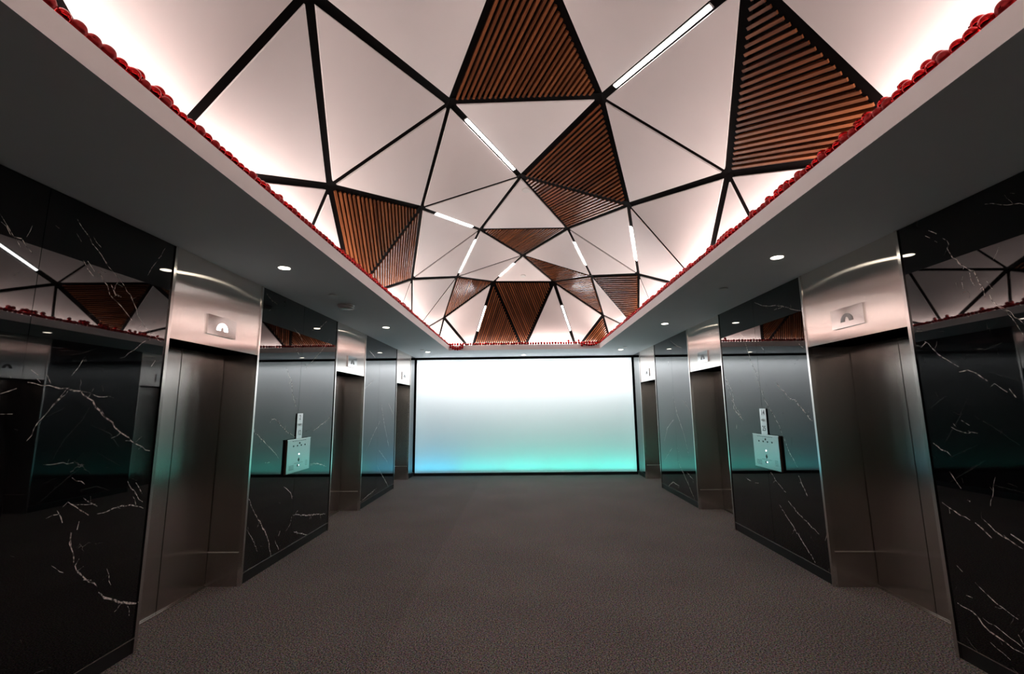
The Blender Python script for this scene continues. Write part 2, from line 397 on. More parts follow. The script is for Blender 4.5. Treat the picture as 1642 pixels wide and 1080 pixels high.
# white veins of the marble: [0 left wall / 1 right wall, width, [[y, z], ...]] in metres
VEINS = [[0,0.0035,[[2.077,2.551],[2.114,2.506],[2.152,2.46],[2.189,2.464],[2.248,2.407]]],
[0,0.0024,[[2.087,2.513],[2.164,2.452],[2.193,2.413]]],
[0,0.0042,[[2.447,2.694],[2.52,2.625],[2.564,2.576],[2.632,2.527],[2.713,2.456]]],
[0,0.0027,[[2.462,2.602],[2.496,2.565]]],
[0,0.0028,[[2.565,2.62],[2.622,2.575]]],
[0,0.0031,[[2.713,2.456],[2.797,2.397],[2.867,2.337],[2.924,2.256],[2.939,2.212],[3.014,2.146]]],
[0,0.0041,[[2.522,2.461],[2.557,2.415],[2.598,2.384]]],
[0,0.0028,[[2.55,2.463],[2.601,2.414]]],
[0,0.0044,[[2.623,2.421],[2.695,2.353],[2.719,2.3],[2.773,2.268],[2.839,2.222],[2.899,2.173]]],
[0,0.0059,[[2.718,2.367],[2.758,2.31],[2.801,2.306]]],
[0,0.003,[[2.756,2.385],[2.8,2.374]]],
[0,0.0029,[[2.763,2.395],[2.747,2.33]]],
[0,0.0033,[[3.099,2.793],[3.106,2.743],[3.056,2.647]]],
[0,0.0024,[[3.048,2.628],[2.984,2.507]]],
[0,0.0031,[[2.88,1.924],[2.944,1.978],[3.027,2.052],[3.065,2.066]]],
[0,0.0024,[[2.993,2.159],[3.08,2.101],[3.167,2.064]]],
[0,0.0027,[[2.548,1.781],[2.582,1.831],[2.603,1.88]]],
[0,0.0024,[[2.329,1.796],[2.367,1.771]]],
[0,0.0025,[[2.365,1.75],[2.385,1.733]]],
[0,0.0038,[[2.415,1.772],[2.439,1.729]]],
[0,0.0026,[[2.462,1.611],[2.544,1.715]]],
[0,0.0018,[[2.209,2.482],[2.227,2.553]]],
[0,0.0026,[[2.341,2.6],[2.365,2.59]]],
[0,0.0032,[[3.1,1.884],[3.128,1.927]]],
[0,0.0067,[[2.282,1.733],[2.393,1.717],[2.529,1.708],[2.613,1.695],[2.698,1.64],[2.752,1.582],[2.826,1.522],[2.917,1.441],[3.068,1.35],[3.166,1.305]]],
[0,0.0034,[[2.613,1.695],[2.703,1.674],[2.836,1.66]]],
[0,0.003,[[2.466,1.614],[2.418,1.541],[2.358,1.428]]],
[0,0.0039,[[2.545,1.709],[2.46,1.599]]],
[0,0.0028,[[2.203,1.667],[2.274,1.697]]],
[0,0.0021,[[2.218,1.568],[2.273,1.568]]],
[0,0.0026,[[2.852,1.41],[2.917,1.441]]],
[0,0.0032,[[2.632,1.204],[2.714,1.156]]],
[0,0.0048,[[2.627,1.072],[2.709,1.009],[2.766,0.969]]],
[0,0.005,[[2.717,1.077],[2.775,1.035],[2.814,1.011]]],
[0,0.0024,[[2.636,1.062],[2.74,1.034],[2.803,1.024]]],
[0,0.0037,[[3.013,1.126],[3.076,1.054],[3.118,0.993],[3.155,0.968]]],
[0,0.0037,[[3.08,1.106],[3.14,1.024]]],
[0,0.0054,[[2.82,0.965],[2.932,0.975],[3.055,0.97],[3.101,0.952],[3.168,0.923]]],
[0,0.0046,[[3.07,1.019],[3.1,0.961]]],
[0,0.0046,[[2.57,1.039],[2.611,0.963]]],
[0,0.0023,[[2.515,1.008],[2.581,1.015]]],
[0,0.0032,[[2.71,0.948],[2.704,0.903]]],
[0,0.0047,[[2.668,0.897],[2.668,0.838],[2.695,0.785],[2.709,0.721]]],
[0,0.0024,[[2.673,0.896],[2.682,0.819]]],
[0,0.0065,[[2.74,0.734],[2.72,0.703],[2.761,0.644],[2.801,0.6],[2.881,0.533]]],
[0,0.0105,[[2.895,0.496],[2.939,0.448],[2.99,0.421],[3.055,0.376],[3.144,0.336],[3.225,0.298]]],
[0,0.0023,[[2.581,0.748],[2.658,0.686]]],
[0,0.0049,[[2.783,0.606],[2.838,0.584]]],
[0,0.0036,[[3.124,0.327],[3.144,0.261]]],
[0,0.0026,[[2.934,0.617],[2.978,0.506]]],
[0,0.0023,[[2.46,1.297],[2.629,1.288]]],
[1,0.0043,[[2.912,2.7],[2.882,2.676],[2.861,2.657]]],
[1,0.0026,[[2.941,2.674],[2.911,2.649]]],
[1,0.0017,[[2.882,2.617],[2.866,2.602]]],
[1,0.0049,[[2.826,2.614],[2.799,2.586],[2.792,2.561],[2.807,2.54],[2.798,2.511],[2.783,2.471],[2.748,2.421],[2.719,2.392],[2.688,2.357],[2.669,2.35],[2.654,2.297],[2.648,2.263],[2.632,2.242],[2.63,2.21],[2.632,2.174]]],
[1,0.0032,[[2.719,2.392],[2.73,2.376]]],
[1,0.0024,[[2.694,2.345],[2.693,2.3],[2.679,2.263]]],
[1,0.0016,[[2.737,2.337],[2.75,2.308],[2.748,2.261]]],
[1,0.0031,[[2.605,2.267],[2.594,2.24],[2.582,2.217]]],
[1,0.0038,[[2.603,2.187],[2.595,2.146],[2.565,2.108],[2.539,2.095],[2.525,2.069]]],
[1,0.0037,[[2.541,2.711],[2.463,2.671],[2.398,2.644],[2.366,2.634],[2.349,2.619]]],
[1,0.0022,[[2.403,2.711],[2.382,2.698]]],
[1,0.0016,[[2.59,2.812],[2.569,2.796]]],
[1,0.0011,[[2.509,2.437],[2.552,2.377]]],
[1,0.0027,[[2.572,2.112],[2.536,2.076],[2.511,2.037],[2.486,1.978],[2.469,1.932]]],
[1,0.0032,[[2.534,2.086],[2.455,1.988]]],
[1,0.005,[[3.063,1.98],[3.002,1.913],[2.954,1.863],[2.895,1.819],[2.854,1.791]]],
[1,0.0059,[[2.859,1.761],[2.802,1.768],[2.757,1.747],[2.697,1.697]]],
[1,0.0033,[[2.686,1.662],[2.661,1.68],[2.619,1.643],[2.6,1.629]]],
[1,0.0054,[[2.587,1.647],[2.56,1.598]]],
[1,0.0024,[[2.896,1.467],[2.848,1.437]]],
[1,0.0036,[[2.969,1.423],[2.902,1.396],[2.806,1.393]]],
[1,0.0025,[[2.952,1.445],[2.936,1.424]]],
[1,0.0026,[[3.099,1.945],[3.057,1.973]]],
[1,0.0049,[[3.114,1.313],[3.001,1.243]]],
[1,0.0048,[[3.114,0.939],[3.034,0.902],[2.941,0.87]]],
[1,0.0075,[[2.911,0.863],[2.87,0.837],[2.825,0.799]]],
[1,0.0057,[[2.86,0.896],[2.797,0.842],[2.732,0.818],[2.66,0.785]]],
[1,0.0056,[[2.714,0.85],[2.652,0.82]]],
[1,0.0022,[[2.745,1.152],[2.802,0.98]]],
[1,0.0046,[[2.937,0.989],[2.922,0.982]]],
[1,0.0032,[[3.027,1.142],[2.967,1.051]]],
[1,0.0044,[[2.972,0.507],[2.891,0.453],[2.826,0.425],[2.751,0.397]]],
[1,0.0046,[[3.043,0.409],[3.004,0.41]]],
[1,0.0059,[[3.113,0.338],[3.018,0.326],[2.965,0.278],[2.883,0.247],[2.806,0.224],[2.752,0.225]]],
[1,0.0029,[[2.959,0.316],[2.849,0.289],[2.747,0.253]]],
[1,0.0028,[[2.765,0.314],[2.744,0.273]]],
[1,0.0022,[[2.935,0.196],[2.831,0.154]]],
[1,0.0024,[[3.081,0.572],[3.045,0.543]]],
[1,0.0053,[[5.019,0.741],[4.913,0.683]]],
[1,0.0075,[[5.057,0.529],[4.819,0.346],[4.641,0.207],[4.509,0.102]]],
[1,0.0074,[[4.883,0.601],[4.707,0.504],[4.56,0.446],[4.438,0.398]]],
[1,0.0034,[[4.356,0.366],[4.307,0.454]]],
[1,0.0074,[[4.66,0.884],[4.551,0.712]]],
[1,0.0049,[[4.593,1.611],[4.349,1.42]]],
[0,0.0071,[[4.672,1.486],[4.779,1.472],[4.875,1.412],[5.022,1.335],[5.217,1.264]]],
[0,0.0066,[[4.391,1.42],[4.398,1.368],[4.54,1.286],[4.689,1.199],[4.802,1.134],[4.875,1.07]]],
[0,0.005,[[5.089,1.756],[5.183,1.609]]],
[0,0.0085,[[5.661,1.315],[5.933,1.399],[6.164,1.479]]],
[0,0.0083,[[5.622,0.925],[5.867,0.896],[6.103,0.834]]],
[0,0.0044,[[4.628,1.054],[4.73,1.042]]],
[0,0.0086,[[4.391,0.752],[4.498,0.61],[4.626,0.479],[4.717,0.374],[4.79,0.271],[4.852,0.106]]],
[0,0.0042,[[4.373,0.501],[4.494,0.372],[4.604,0.222]]],
[0,0.0048,[[5.256,0.445],[5.222,0.337],[5.135,0.278]]],
[0,0.0094,[[5.26,0.416],[5.612,0.33],[5.913,0.276],[6.144,0.23]]],
[0,0.0063,[[5.31,0.222],[5.64,0.107]]],
[0,0.0048,[[5.027,0.755],[5.179,0.671],[5.223,0.593]]],
[0,0.0046,[[4.918,0.236],[5.022,0.098]]],
[0,0.0046,[[4.979,0.263],[5.008,0.31]]],
[0,0.0062,[[4.434,2.745],[4.523,2.704],[4.658,2.679]]],
[0,0.007,[[5.037,2.486],[5.167,2.437],[5.24,2.381]]],
[0,0.0058,[[5.48,2.544],[5.643,2.591],[5.873,2.732]]],
[0,0.0038,[[5.996,2.508],[5.764,2.317],[5.346,2.049]]],
[0,0.0052,[[5.119,2.255],[5.178,2.209]]],
[0,0.005,[[4.913,2.029],[5.045,1.889],[5.1,1.723]]],
[0,0.0031,[[4.497,2.579],[4.536,2.604]]],
[0,0.008,[[8.319,1.355],[7.956,1.13],[7.63,0.888]]],
[0,0.0087,[[8.351,1.688],[8.61,1.261],[8.959,0.808]]],
[0,0.0091,[[8.787,1.692],[9.161,1.467]]],
[0,0.0086,[[8.308,0.845],[8.91,0.553]]],
[0,0.0106,[[8.205,0.596],[8.956,0.119]]],
[0,0.0077,[[7.448,0.12],[8.249,0.196]]],
[0,0.0059,[[7.911,2.084],[7.457,1.904]]],
[0,0.008,[[10.687,1.18],[10.749,0.546]]],
[0,0.008,[[7.613,2.556],[7.931,2.472]]],
[1,0.0064,[[5.169,2.743],[5.032,2.676],[4.898,2.637],[4.768,2.616],[4.609,2.564],[4.464,2.506],[4.324,2.466]]],
[1,0.0047,[[4.79,2.572],[4.636,2.57]]],
[1,0.0053,[[5.569,2.448],[5.478,2.323],[5.426,2.207],[5.378,2.076],[5.297,1.946],[5.229,1.77]]],
[1,0.0043,[[5.319,2.018],[5.237,1.907]]],
[1,0.0065,[[5.229,1.77],[5.132,1.601],[5.004,1.471],[4.911,1.348],[4.861,1.243]]],
[1,0.0075,[[4.876,1.779],[4.74,1.688],[4.671,1.633],[4.585,1.617],[4.49,1.536],[4.372,1.425]]],
[1,0.0094,[[5.915,1.666],[5.919,1.533],[5.792,1.45],[5.687,1.389]]],
[1,0.0059,[[6.083,1.927],[6.021,1.785],[5.939,1.648]]],
[1,0.0057,[[5.875,1.328],[5.884,1.281]]],
[1,0.0034,[[5.144,2.24],[5.074,2.18]]],
[1,0.0043,[[4.427,2.157],[4.343,2.095]]],
[1,0.0057,[[4.839,1.239],[4.82,1.183],[4.756,1.069],[4.688,0.99],[4.655,0.955]]],
[1,0.0052,[[5.172,0.846],[5.089,0.774],[4.991,0.728]]],
[1,0.0058,[[5.739,0.703],[5.625,0.682]]],
[1,0.0047,[[5.532,0.679],[5.458,0.686]]],
[1,0.0091,[[8.244,1.34],[8.663,1.168],[8.893,0.901]]],
[1,0.0084,[[8.218,1.737],[8.072,1.429],[7.796,1.109],[7.635,0.774]]],
[1,0.0065,[[7.735,1.661],[7.452,1.5]]],
[1,0.0073,[[8.451,0.829],[8.967,0.53]]],
[1,0.0068,[[8.185,0.852],[8.017,0.703]]],
[1,0.0097,[[8.181,0.619],[7.807,0.348],[7.509,0.11]]],
[1,0.0106,[[8.881,0.075],[8.518,0.221],[8.213,0.203]]],
[1,0.0064,[[7.779,0.492],[7.533,0.42]]],
[1,0.0068,[[8.181,2.742],[7.89,2.612],[7.568,2.519]]],
[1,0.0072,[[8.364,2.385],[8.345,2.311]]],
[1,0.0075,[[6.086,1.946],[5.922,1.758],[5.9,1.583],[5.722,1.415]]]]

def wloc(o):
    p = Vector((0, 0, 0))
    while o is not None:
        p += o.location; o = o.parent
    return p

def part(mb, name, mats, parent=None, smooth=False, at=None):
    """one mesh object; world-coordinate geometry, origin at `at`, parented without moving"""
    at = Vector(at) if at is not None else (wloc(parent) if parent is not None else Vector((0, 0, 0)))
    base = wloc(parent) if parent is not None else Vector((0, 0, 0))
    o = mb.build(name, mats, None, smooth, at)
    if parent is not None: o.parent = parent
    o.location = at - base
    return o

# ---------------------------------------------------------------- floor and end wall
fl = part(MB().box((XL - 0.6, YN, -0.06), (XR + 0.6, YF + 0.6, 0.0)), 'floor', M['carpet'])
tag(fl, 'dark grey brown loop carpet covering the whole lobby floor', 'floor', kind='structure')
nw = part(MB().box((XL - 0.6, YN - 0.1, 0), (XR + 0.6, YN, 4.7)), 'wall_near', M['endwall'])
tag(nw, 'plain dark wall closing the lobby behind the viewer', 'wall', kind='structure')

# ---------------------------------------------------------------- side walls
OPEN = {'left': [(3.199, 4.372), (6.220, 7.424), (9.310, 10.519)],
        'right': [(3.145, 4.313), (6.133, 7.353), (9.189, 10.383)]}
SEAMS = {'left': [[-4.5, -3.4, -2.3, -1.4, -0.5, 0.45, 1.39, 2.29], [5.25], [8.19], []],
         'right': [[-4.5, -3.4, -2.3, -1.4, -0.5, 0.45, 1.39, 2.26], [5.225], [8.19], []]}
REC = {'left': 0.315, 'right': 0.372}
HEAD = 2.105
Z0 = 0.104

def jag(pts, step=0.03, amp=0.007):
    """a vein's centre line, subdivided and shaken; the two ends stay put"""
    out = [Vector(pts[0])]
    for a, b in zip(pts, pts[1:]):
        a, b = Vector(a), Vector(b)
        n = max(1, int((b - a).length / step))
        for i in range(1, n + 1):
            p = a.lerp(b, i / n)
            if i < n:
                p += Vector((random.uniform(-amp, amp), random.uniform(-amp, amp)))
            out.append(p)
    return out

STROKES = {'left': [], 'right': []}
for s_, w_, pts in VEINS:
    side = 'left' if s_ == 0 else 'right'
    line = jag(pts)
    STROKES[side].append((w_ * 1.3, line))
    # hair-fine side shoots
    for _ in range(int(len(line) / 6)):
        k = random.randrange(len(line))
        d = Vector((random.uniform(-1, 1), random.uniform(-1, 1))).normalized() * random.uniform(0.02, 0.08)
        STROKES[side].append((w_ * 0.35, jag([line[k], line[k] + d], 0.02, 0.005)))

def slab(side, y0, y1):
    """one marble slab with its white veins as faces of their own"""
    X = XL if side == 'left' else XR
    out = -1 if side == 'left' else 1
    mb = MB().box((X, y0 + 0.0015, Z0), (X + out * 0.03, y1 - 0.0015, H - 0.004))
    xf = X - out * 0.0004
    for w, line in STROKES[side]:
        n = len(line)
        for i in range(n - 1):
            a, b = line[i], line[i + 1]
            if not (y0 + 0.004 < a.x < y1 - 0.004 and y0 + 0.004 < b.x < y1 - 0.004 and Z0 < min(a.y, b.y) and max(a.y, b.y) < H - 0.02):
                continue
            t = (b - a)
            if t.length < 1e-4: continue
            t.normalize(); nr = Vector((-t.y, t.x))
            ta = 0.35 + 0.65 * math.sin(math.pi * min(1, (i + 0.35) / n)); tb = 0.35 + 0.65 * math.sin(math.pi * min(1, (i + 1.2) / n))
            wa, wb = w * 0.5 * ta * random.uniform(0.6, 1.3), w * 0.5 * tb * random.uniform(0.6, 1.3)
            q = [a - nr * wa, b - nr * wb, b + nr * wb, a + nr * wa]
            vs = [(xf, p.x, p.y) for p in q]
            mb.add(vs, [(0, 1, 2, 3)] if out < 0 else [(3, 2, 1, 0)], 1)
    return mb

for side in ('left', 'right'):
    X = XL if side == 'left' else XR
    o = -1 if side == 'left' else 1
    ops = OPEN[side]
    segs = [(YN, ops[0][0]), (ops[0][1], ops[1][0]), (ops[1][1], ops[2][0]), (ops[2][1], YF)]
    core = MB()
    for a, b in segs:
        core.box((X + o * 0.031, a + 0.03 * (a != YN), 0), (X + o * 0.62, b - 0.03, H))
    wall = part(core, 'wall_' + side, M['dark'])
    tag(wall, 'glossy black marble wall with white veins on the %s of the lobby' % side, 'wall', kind='structure')
    for (a, b), seams in zip(segs, SEAMS[side]):
        cuts = [a] + seams + [b]
        for c0, c1 in zip(cuts, cuts[1:]):
            me = slab(side, c0, c1)
            at = (X, (c0 + c1) / 2, Z0)
            ob = me.build('marble_panel', [M['marble'], M['vein']], None, False, at, fix=False)
            ob.parent = wall; ob.location = at
        part(MB().box((X + o * 0.012, a, 0), (X + o * 0.031, b, Z0 - 0.006)), 'skirting', M['skirting'], wall, at=(X, (a + b) / 2, 0))
        part(MB().box((X - o * 0.004, a, Z0 - 0.007), (X + o * 0.03, b, Z0 - 0.001)), 'skirting_trim', M['chrome'], wall, at=(X, (a + b) / 2, Z0))

# ---------------------------------------------------------------- elevator entrances
WORD = ['first', 'second', 'third']
LANT = {('left', 0): 'arch_lit', ('right', 0): 'arch_clear'}
ndoor = 0
for side in ('left', 'right'):
    X = XL if side == 'left' else XR
    o = -1 if side == 'left' else 1
    rec = REC[side]
    for k, (a, b) in enumerate(OPEN[side]):
        ndoor += 1
        d = empty('door_%d' % ndoor, 'brushed steel elevator entrance with closed doors, %s along the %s marble wall' % (WORD[k], side), 'elevator door', 'elevator entrances', 'structure')
        d.location = (X, (a + b) / 2, 0)
        mid = (a + b) / 2
        e = 0.026
        part(MB().box((X, a + e, HEAD), (X + o * 0.02, b - e, H - 0.002)), 'header_panel', M['steel'], d, at=(X, mid, HEAD))
        part(MB().box((X + o * 0.02, a + e, HEAD), (X + o * (rec + 0.03), b - e, HEAD + 0.03)), 'header_soffit', M['jamb'], d, at=(X, mid, HEAD))
        for y0, y1, s in ((a, a + e, 1), (b - e, b, -1)):
            part(MB().box((X - o * 0.009, y0, 0), (X + o * 0.03, y1, H - 0.002)), 'frame_edge', M['polished'], d, at=(X, y0, 0))
            jy0, jy1 = (y0, y1) if s > 0 else (y0, y1)
            jam = part(MB().box((X + o * 0.03, jy0, 0.296), (X + o * (rec + 0.03), jy1, HEAD)), 'jamb', M['jamb'], d, at=(X, jy0, 0))
            kp = MB().box((X + o * 0.03, jy0 - (0.003 if s < 0 else 0), 0), (X + o * (rec - 0.001), jy1 + (0.003 if s > 0 else 0), 0.292))
            part(kp, 'kick_plate', M['jamb'], d, at=(X, jy0, 0))
            ed = MB().box((X + o * 0.03, jy0 - (0.007 if s < 0 else 0), 0.289), (X + o * (rec - 0.001), jy1 + (0.007 if s > 0 else 0), 0.296))
            part(ed, 'kick_plate_edge', M['trim'], d, at=(X, jy0, 0.29))
        for y0, y1 in ((a + e, mid - 0.004), (mid + 0.004, b - e - 0.007)):
            part(MB().box((X + o * rec, y0, 0.008), (X + o * (rec + 0.03), y1, HEAD - 0.004)), 'door_leaf', M['door'], d, at=(X + o * rec, y0, 0))
        part(MB().box((X + o * (rec - 0.022), a + e, 0.0), (X + o * (rec + 0.03), b - e, 0.006)), 'door_sill', M['chrome'], d, at=(X, mid, 0))
        part(MB().box((X + o * (rec + 0.032), a + e, 0.0), (X + o * (rec + 0.05), b - e, HEAD)), 'shaft_cover', M['dark'], d, at=(X + o * rec, mid, 0))
        # hall lantern on the header
        lit = LANT.get((side, k), 'arch_dark')
        how = {'arch_lit': 'glowing white arch', 'arch_clear': 'unlit clear arch', 'arch_dark': 'dark arch'}[lit]
        lan = empty('hall_lantern', 'steel hall lantern with %s above the %s elevator, %s wall' % (how, WORD[k], side), 'lantern', 'hall lanterns')
        cy, cz = mid, 2.283
        lan.location = (X, cy, cz)
        part(MB().box((X - o * 0.001, cy - 0.18, cz - 0.082), (X - o * 0.016, cy + 0.18, cz + 0.082)), 'plate', M['plate'], lan)
        ro, ri, n = 0.070, 0.024, 14
        ring = [(ro * math.cos(math.pi * i / n), ro * 0.95 * math.sin(math.pi * i / n)) for i in range(n + 1)]
        ring += [(ri * math.cos(math.pi * (n - i) / n), ri * 1.5 * math.sin(math.pi * (n - i) / n)) for i in range(n + 1)]
        base_z = cz - 0.036
        # the plate is hung a touch off square, turned towards the near end
        if k == 0: lan.rotation_euler = (0, 0, math.radians(1.2) * o)
        part(MB().prism([(X - o * 0.0165, cy + p[0], base_z + p[1]) for p in ring], Vector((-o * 0.002, 0, 0))), 'arch', M[lit], lan)

# ---------------------------------------------------------------- call panels and floor signs on the middle piers
def text(body, size, loc, side, mt, parent, name, align='CENTER'):
    cu = bpy.data.curves.new(name, 'FONT')
    cu.body = body; cu.size = size; cu.align_x = align; cu.align_y = 'CENTER'; cu.extrude = 0.0006; cu.offset = 0.0012
    cu.resolution_u = 4
    cu.materials.append(mt)
    tmp = bpy.data.objects.new(name, cu)
    COL.objects.link(tmp)
    bpy.context.view_layer.update()
    me = bpy.data.meshes.new_from_object(tmp.evaluated_get(bpy.context.evaluated_depsgraph_get()))
    bpy.data.objects.remove(tmp); bpy.data.curves.remove(cu)
    me.name = name
    if not me.materials: me.materials.append(mt)
    ob = bpy.data.objects.new(name, me)
    COL.objects.link(ob)
    if side == 'left': mx = Matrix(((0, 0, 1), (1, 0, 0), (0, 1, 0)))
    else: mx = Matrix(((0, 0, -1), (-1, 0, 0), (0, 1, 0)))
    ob.parent = parent
    ob.matrix_local = Matrix.Translation(Vector(loc) - wloc(parent)) @ mx.to_4x4()
    return ob

SIGN = {'left': ('2', 'AND', '12', 5.277), 'right': ('14', 'AND', '25', 5.200)}
KIOSK = {'left': (4.994, 5.540), 'right': (4.904, 5.440)}
for side in ('left', 'right'):
    X = XL if side == 'left' else XR
    o = -1 if side == 'left' else 1
    t1, t2, t3, cy = SIGN[side]
    hw, zt, zb = 0.064, 1.532, 1.250
    sg = empty('floor_sign', 'narrow white sign with floor numbers %s and %s above the %s call panel' % (t1, t3, side), 'sign')
    sg.location = (X, cy, zb)
    part(MB().box((X - o * 0.0005, cy - hw, zb), (X - o * 0.009, cy + hw, zt)), 'sign_body', M['print'], sg)
    part(MB().box((X - o * 0.009, cy - hw, zb), (X - o * 0.012, cy + hw, zt)), 'sign_face', M['sign'], sg)
    xf = X - o * 0.0125
    text(t1, 0.078, (xf, cy, 1.485), side, M['print'], sg, 'numeral')
    text(t2, 0.040, (xf, cy, 1.402), side, M['greyprint'], sg, 'lettering')
    text(t3, 0.078, (xf, cy, 1.312), side, M['print'], sg, 'numeral')

    y0, y1 = KIOSK[side]
    cy = (y0 + y1) / 2; z0, z1 = 0.880, 1.246
    kp = empty('call_panel', 'square steel call panel on the %s wall below the white sign reading %s and %s' % (side, t1, t3), 'call panel', 'elevator call panels')
    kp.location = (X, cy, z0)
    bd = part(MB().box((X - o * 0.0005, y0, z0), (X - o * 0.020, y1, z1)), 'casing', M['bronze'], kp)
    bevel(bd, 0.005)
    fc = part(MB().box((X - o * 0.020, y0 + 0.003, z0 + 0.003), (X - o * 0.027, y1 - 0.003, z1 - 0.003)), 'face_plate', M['kiosk'], kp)
    bevel(fc, 0.003)
    part(MB().box((X - o * 0.016, y0 - 0.002, z1 - 0.004), (X - o * 0.0265, y1 + 0.002, z1 + 0.003)), 'top_rim', M['polished'], kp)
    xf = X - o * 0.0272
    sx = 1 if side == 'left' else -1
    def disc(name, dy, dz, r, mt, n=14):
        return part(MB().lathe((xf, cy + sx * dy, dz), (-o, 0, 0), [(r, 0), (r, 0.002)], n), name, mt, kp)
    def dash(dy, dz, w, h, mb):
        mb.box((xf, cy + sx * dy - w / 2, dz - h / 2), (xf - o * 0.001, cy + sx * dy + w / 2, dz + h / 2))
    for i in range(4): disc('button', -0.135 + 0.09 * i, 1.172, 0.009, M['print'])
    disc('camera_eye', 0.004, 1.198, 0.011, M['print'])
    disc('button_light', 0.0, 1.076, 0.008, M['led'])
    disc('button_light', 0.004, 0.953, 0.006, M['led'])
    disc('button', -0.016, 0.951, 0.013, M['print'])
    tri = MB().prism([(xf, cy + 0.018, 1.012), (xf, cy, 1.038), (xf, cy - 0.018, 1.012), (xf, cy, 0.990)], Vector((-o * 0.0015, 0, 0)))
    part(tri, 'emblem', M['print'], kp)
    mb = MB(); random.seed(3)
    for i in range(9): dash(-0.15 + 0.036 * i, 1.226, 0.022, 0.004, mb)
    for i in range(6): dash(-0.085 + 0.034 * i, 0.980, 0.024, 0.003, mb)
    for r in range(4):
        for i in range(4): dash(-0.205 + 0.028 * i + 0.004 * (r % 2), 0.962 - 0.014 * r, 0.019, 0.004, mb)
        for i in range(2): dash(0.175 + 0.03 * i, 0.985 - 0.016 * r, 0.022, 0.003, mb)
    tag(part(mb, 'printed_lines', M['print'], kp), kind='stuff')

# ---------------------------------------------------------------- far light wall
bw = MB()
yb = YF + 0.34
bw.box((XL - 0.02, yb, 0), (XR + 0.02, yb + 0.03, H))
bw.box((XL - 0.02, YF + 0.02, H - 0.055), (XR + 0.02, yb, H - 0.02))
bw.box((XL - 0.02, YF + 0.02, 0.03), (XR + 0.02, yb, 0.06), 1)
bw.box((XL - 0.05, YF + 0.02, 0), (XL - 0.001, yb, H))
bw.box((XR + 0.001, YF + 0.02, 0), (XR + 0.05, yb, H))
wf = part(bw, 'wall_far', [M['boxwhite'], M['dark']])
tag(wf, 'backlit frosted glass wall glowing white above and turquoise below at the lobby end', 'wall', kind='structure')
for k in range(5):
    x0, x1 = XL + 0.028 + (XW - 0.056) * k / 5 + 0.0006, XL + 0.028 + (XW - 0.056) * (k + 1) / 5 - 0.0006
    g = MB()
    z0, z1, t = 0.067, 2.744, 0.010
    vs = [(x0, YF, z0), (x1, YF, z0), (x1, YF, z1), (x0, YF, z1), (x0, YF + t, z0), (x1, YF + t, z0), (x1, YF + t, z1), (x0, YF + t, z1)]
    g.add(vs, [(0, 1, 2, 3)] + [(0, 3, 7, 4)] * (k == 0) + [(1, 5, 6, 2)] * (k == 4))
    ob = g.build('glass_panel', M['frosted'], None, False, ((x0 + x1) / 2, YF, z0), fix=False)
    ob.parent = wf
part(MB().box((XL, YF - 0.012, 2.744), (XR, YF + 0.02, H - 0.002)), 'top_rail', M['beam'], wf, at=(0, YF, 2.744))
part(MB().box((XL, YF - 0.012, 0.0), (XR, YF + 0.02, 0.067)), 'bottom_rail', M['skirting'], wf, at=(0, YF, 0))
for x0, x1 in ((XL, XL + 0.028), (XR - 0.028, XR)):
    part(MB().box((x0, YF - 0.008, 0.067), (x1, YF + 0.02, 2.744)), 'side_rail', M['beam'], wf, at=(x0, YF, 0.067))

# ---------------------------------------------------------------- ceiling: soffit, cove, faceted vault
cl = MB()
W0, W1 = XL - 0.4, XR + 0.4
lw = 0.11
cl.box((W0, YN, H), (CX0 - lw, YF + 0.4, H + 0.02))
cl.box((CX1 + lw, YN, H), (W1, YF + 0.4, H + 0.02))
cl.box((CX0 - lw, CY1 + lw, H), (CX1 + lw, YF + 0.4, H + 0.02))
cl.box((CX0 - lw, YN, H), (CX1 + lw, CY0 - lw, H + 0.02))
P0, P1, Q0, Q1 = BX0 - 0.12, BX1 + 0.12, -4.2, BY1 + 0.12     # the dark void above the panels
cl.box((P0 - 0.03, Q0, H + 0.02), (P0, Q1, 4.62), 1)
cl.box((P1, Q0, H + 0.02), (P1 + 0.03, Q1, 4.62), 1)
cl.box((P0, Q1, H + 0.02), (P1, Q1 + 0.03, 4.62), 1)
cl.box((P0, Q0 - 0.03, H + 0.02), (P1, Q0, 4.62), 1)
cl.box((P0, Q0, 4.62), (P1, Q1, 4.65), 1)
ceil = part(cl, 'ceiling', [M['soffit'], M['dark']])
tag(ceil, 'white soffit framing a raised cove of faceted white ceiling panels', 'ceiling', kind='structure')
for nm, a, b in (('cove_lip', (CX0 - lw, CY0 - lw, H), (CX0, CY1 + lw, LIP)), ('cove_lip', (CX1, CY0 - lw, H), (CX1 + lw, CY1 + lw, LIP)),
                 ('cove_lip', (CX0, CY1, H), (CX1, CY1 + lw, LIP)), ('cove_lip', (CX0, CY0 - lw, H), (CX1, CY0, LIP))):
    mb = MB().box(a, b); mb.m[0] = 1      # its underside is painted with the soffit
    part(mb, nm, [M['lip'], M['soffit']], ceil, at=((a[0] + b[0]) / 2, (a[1] + b[1]) / 2, H))

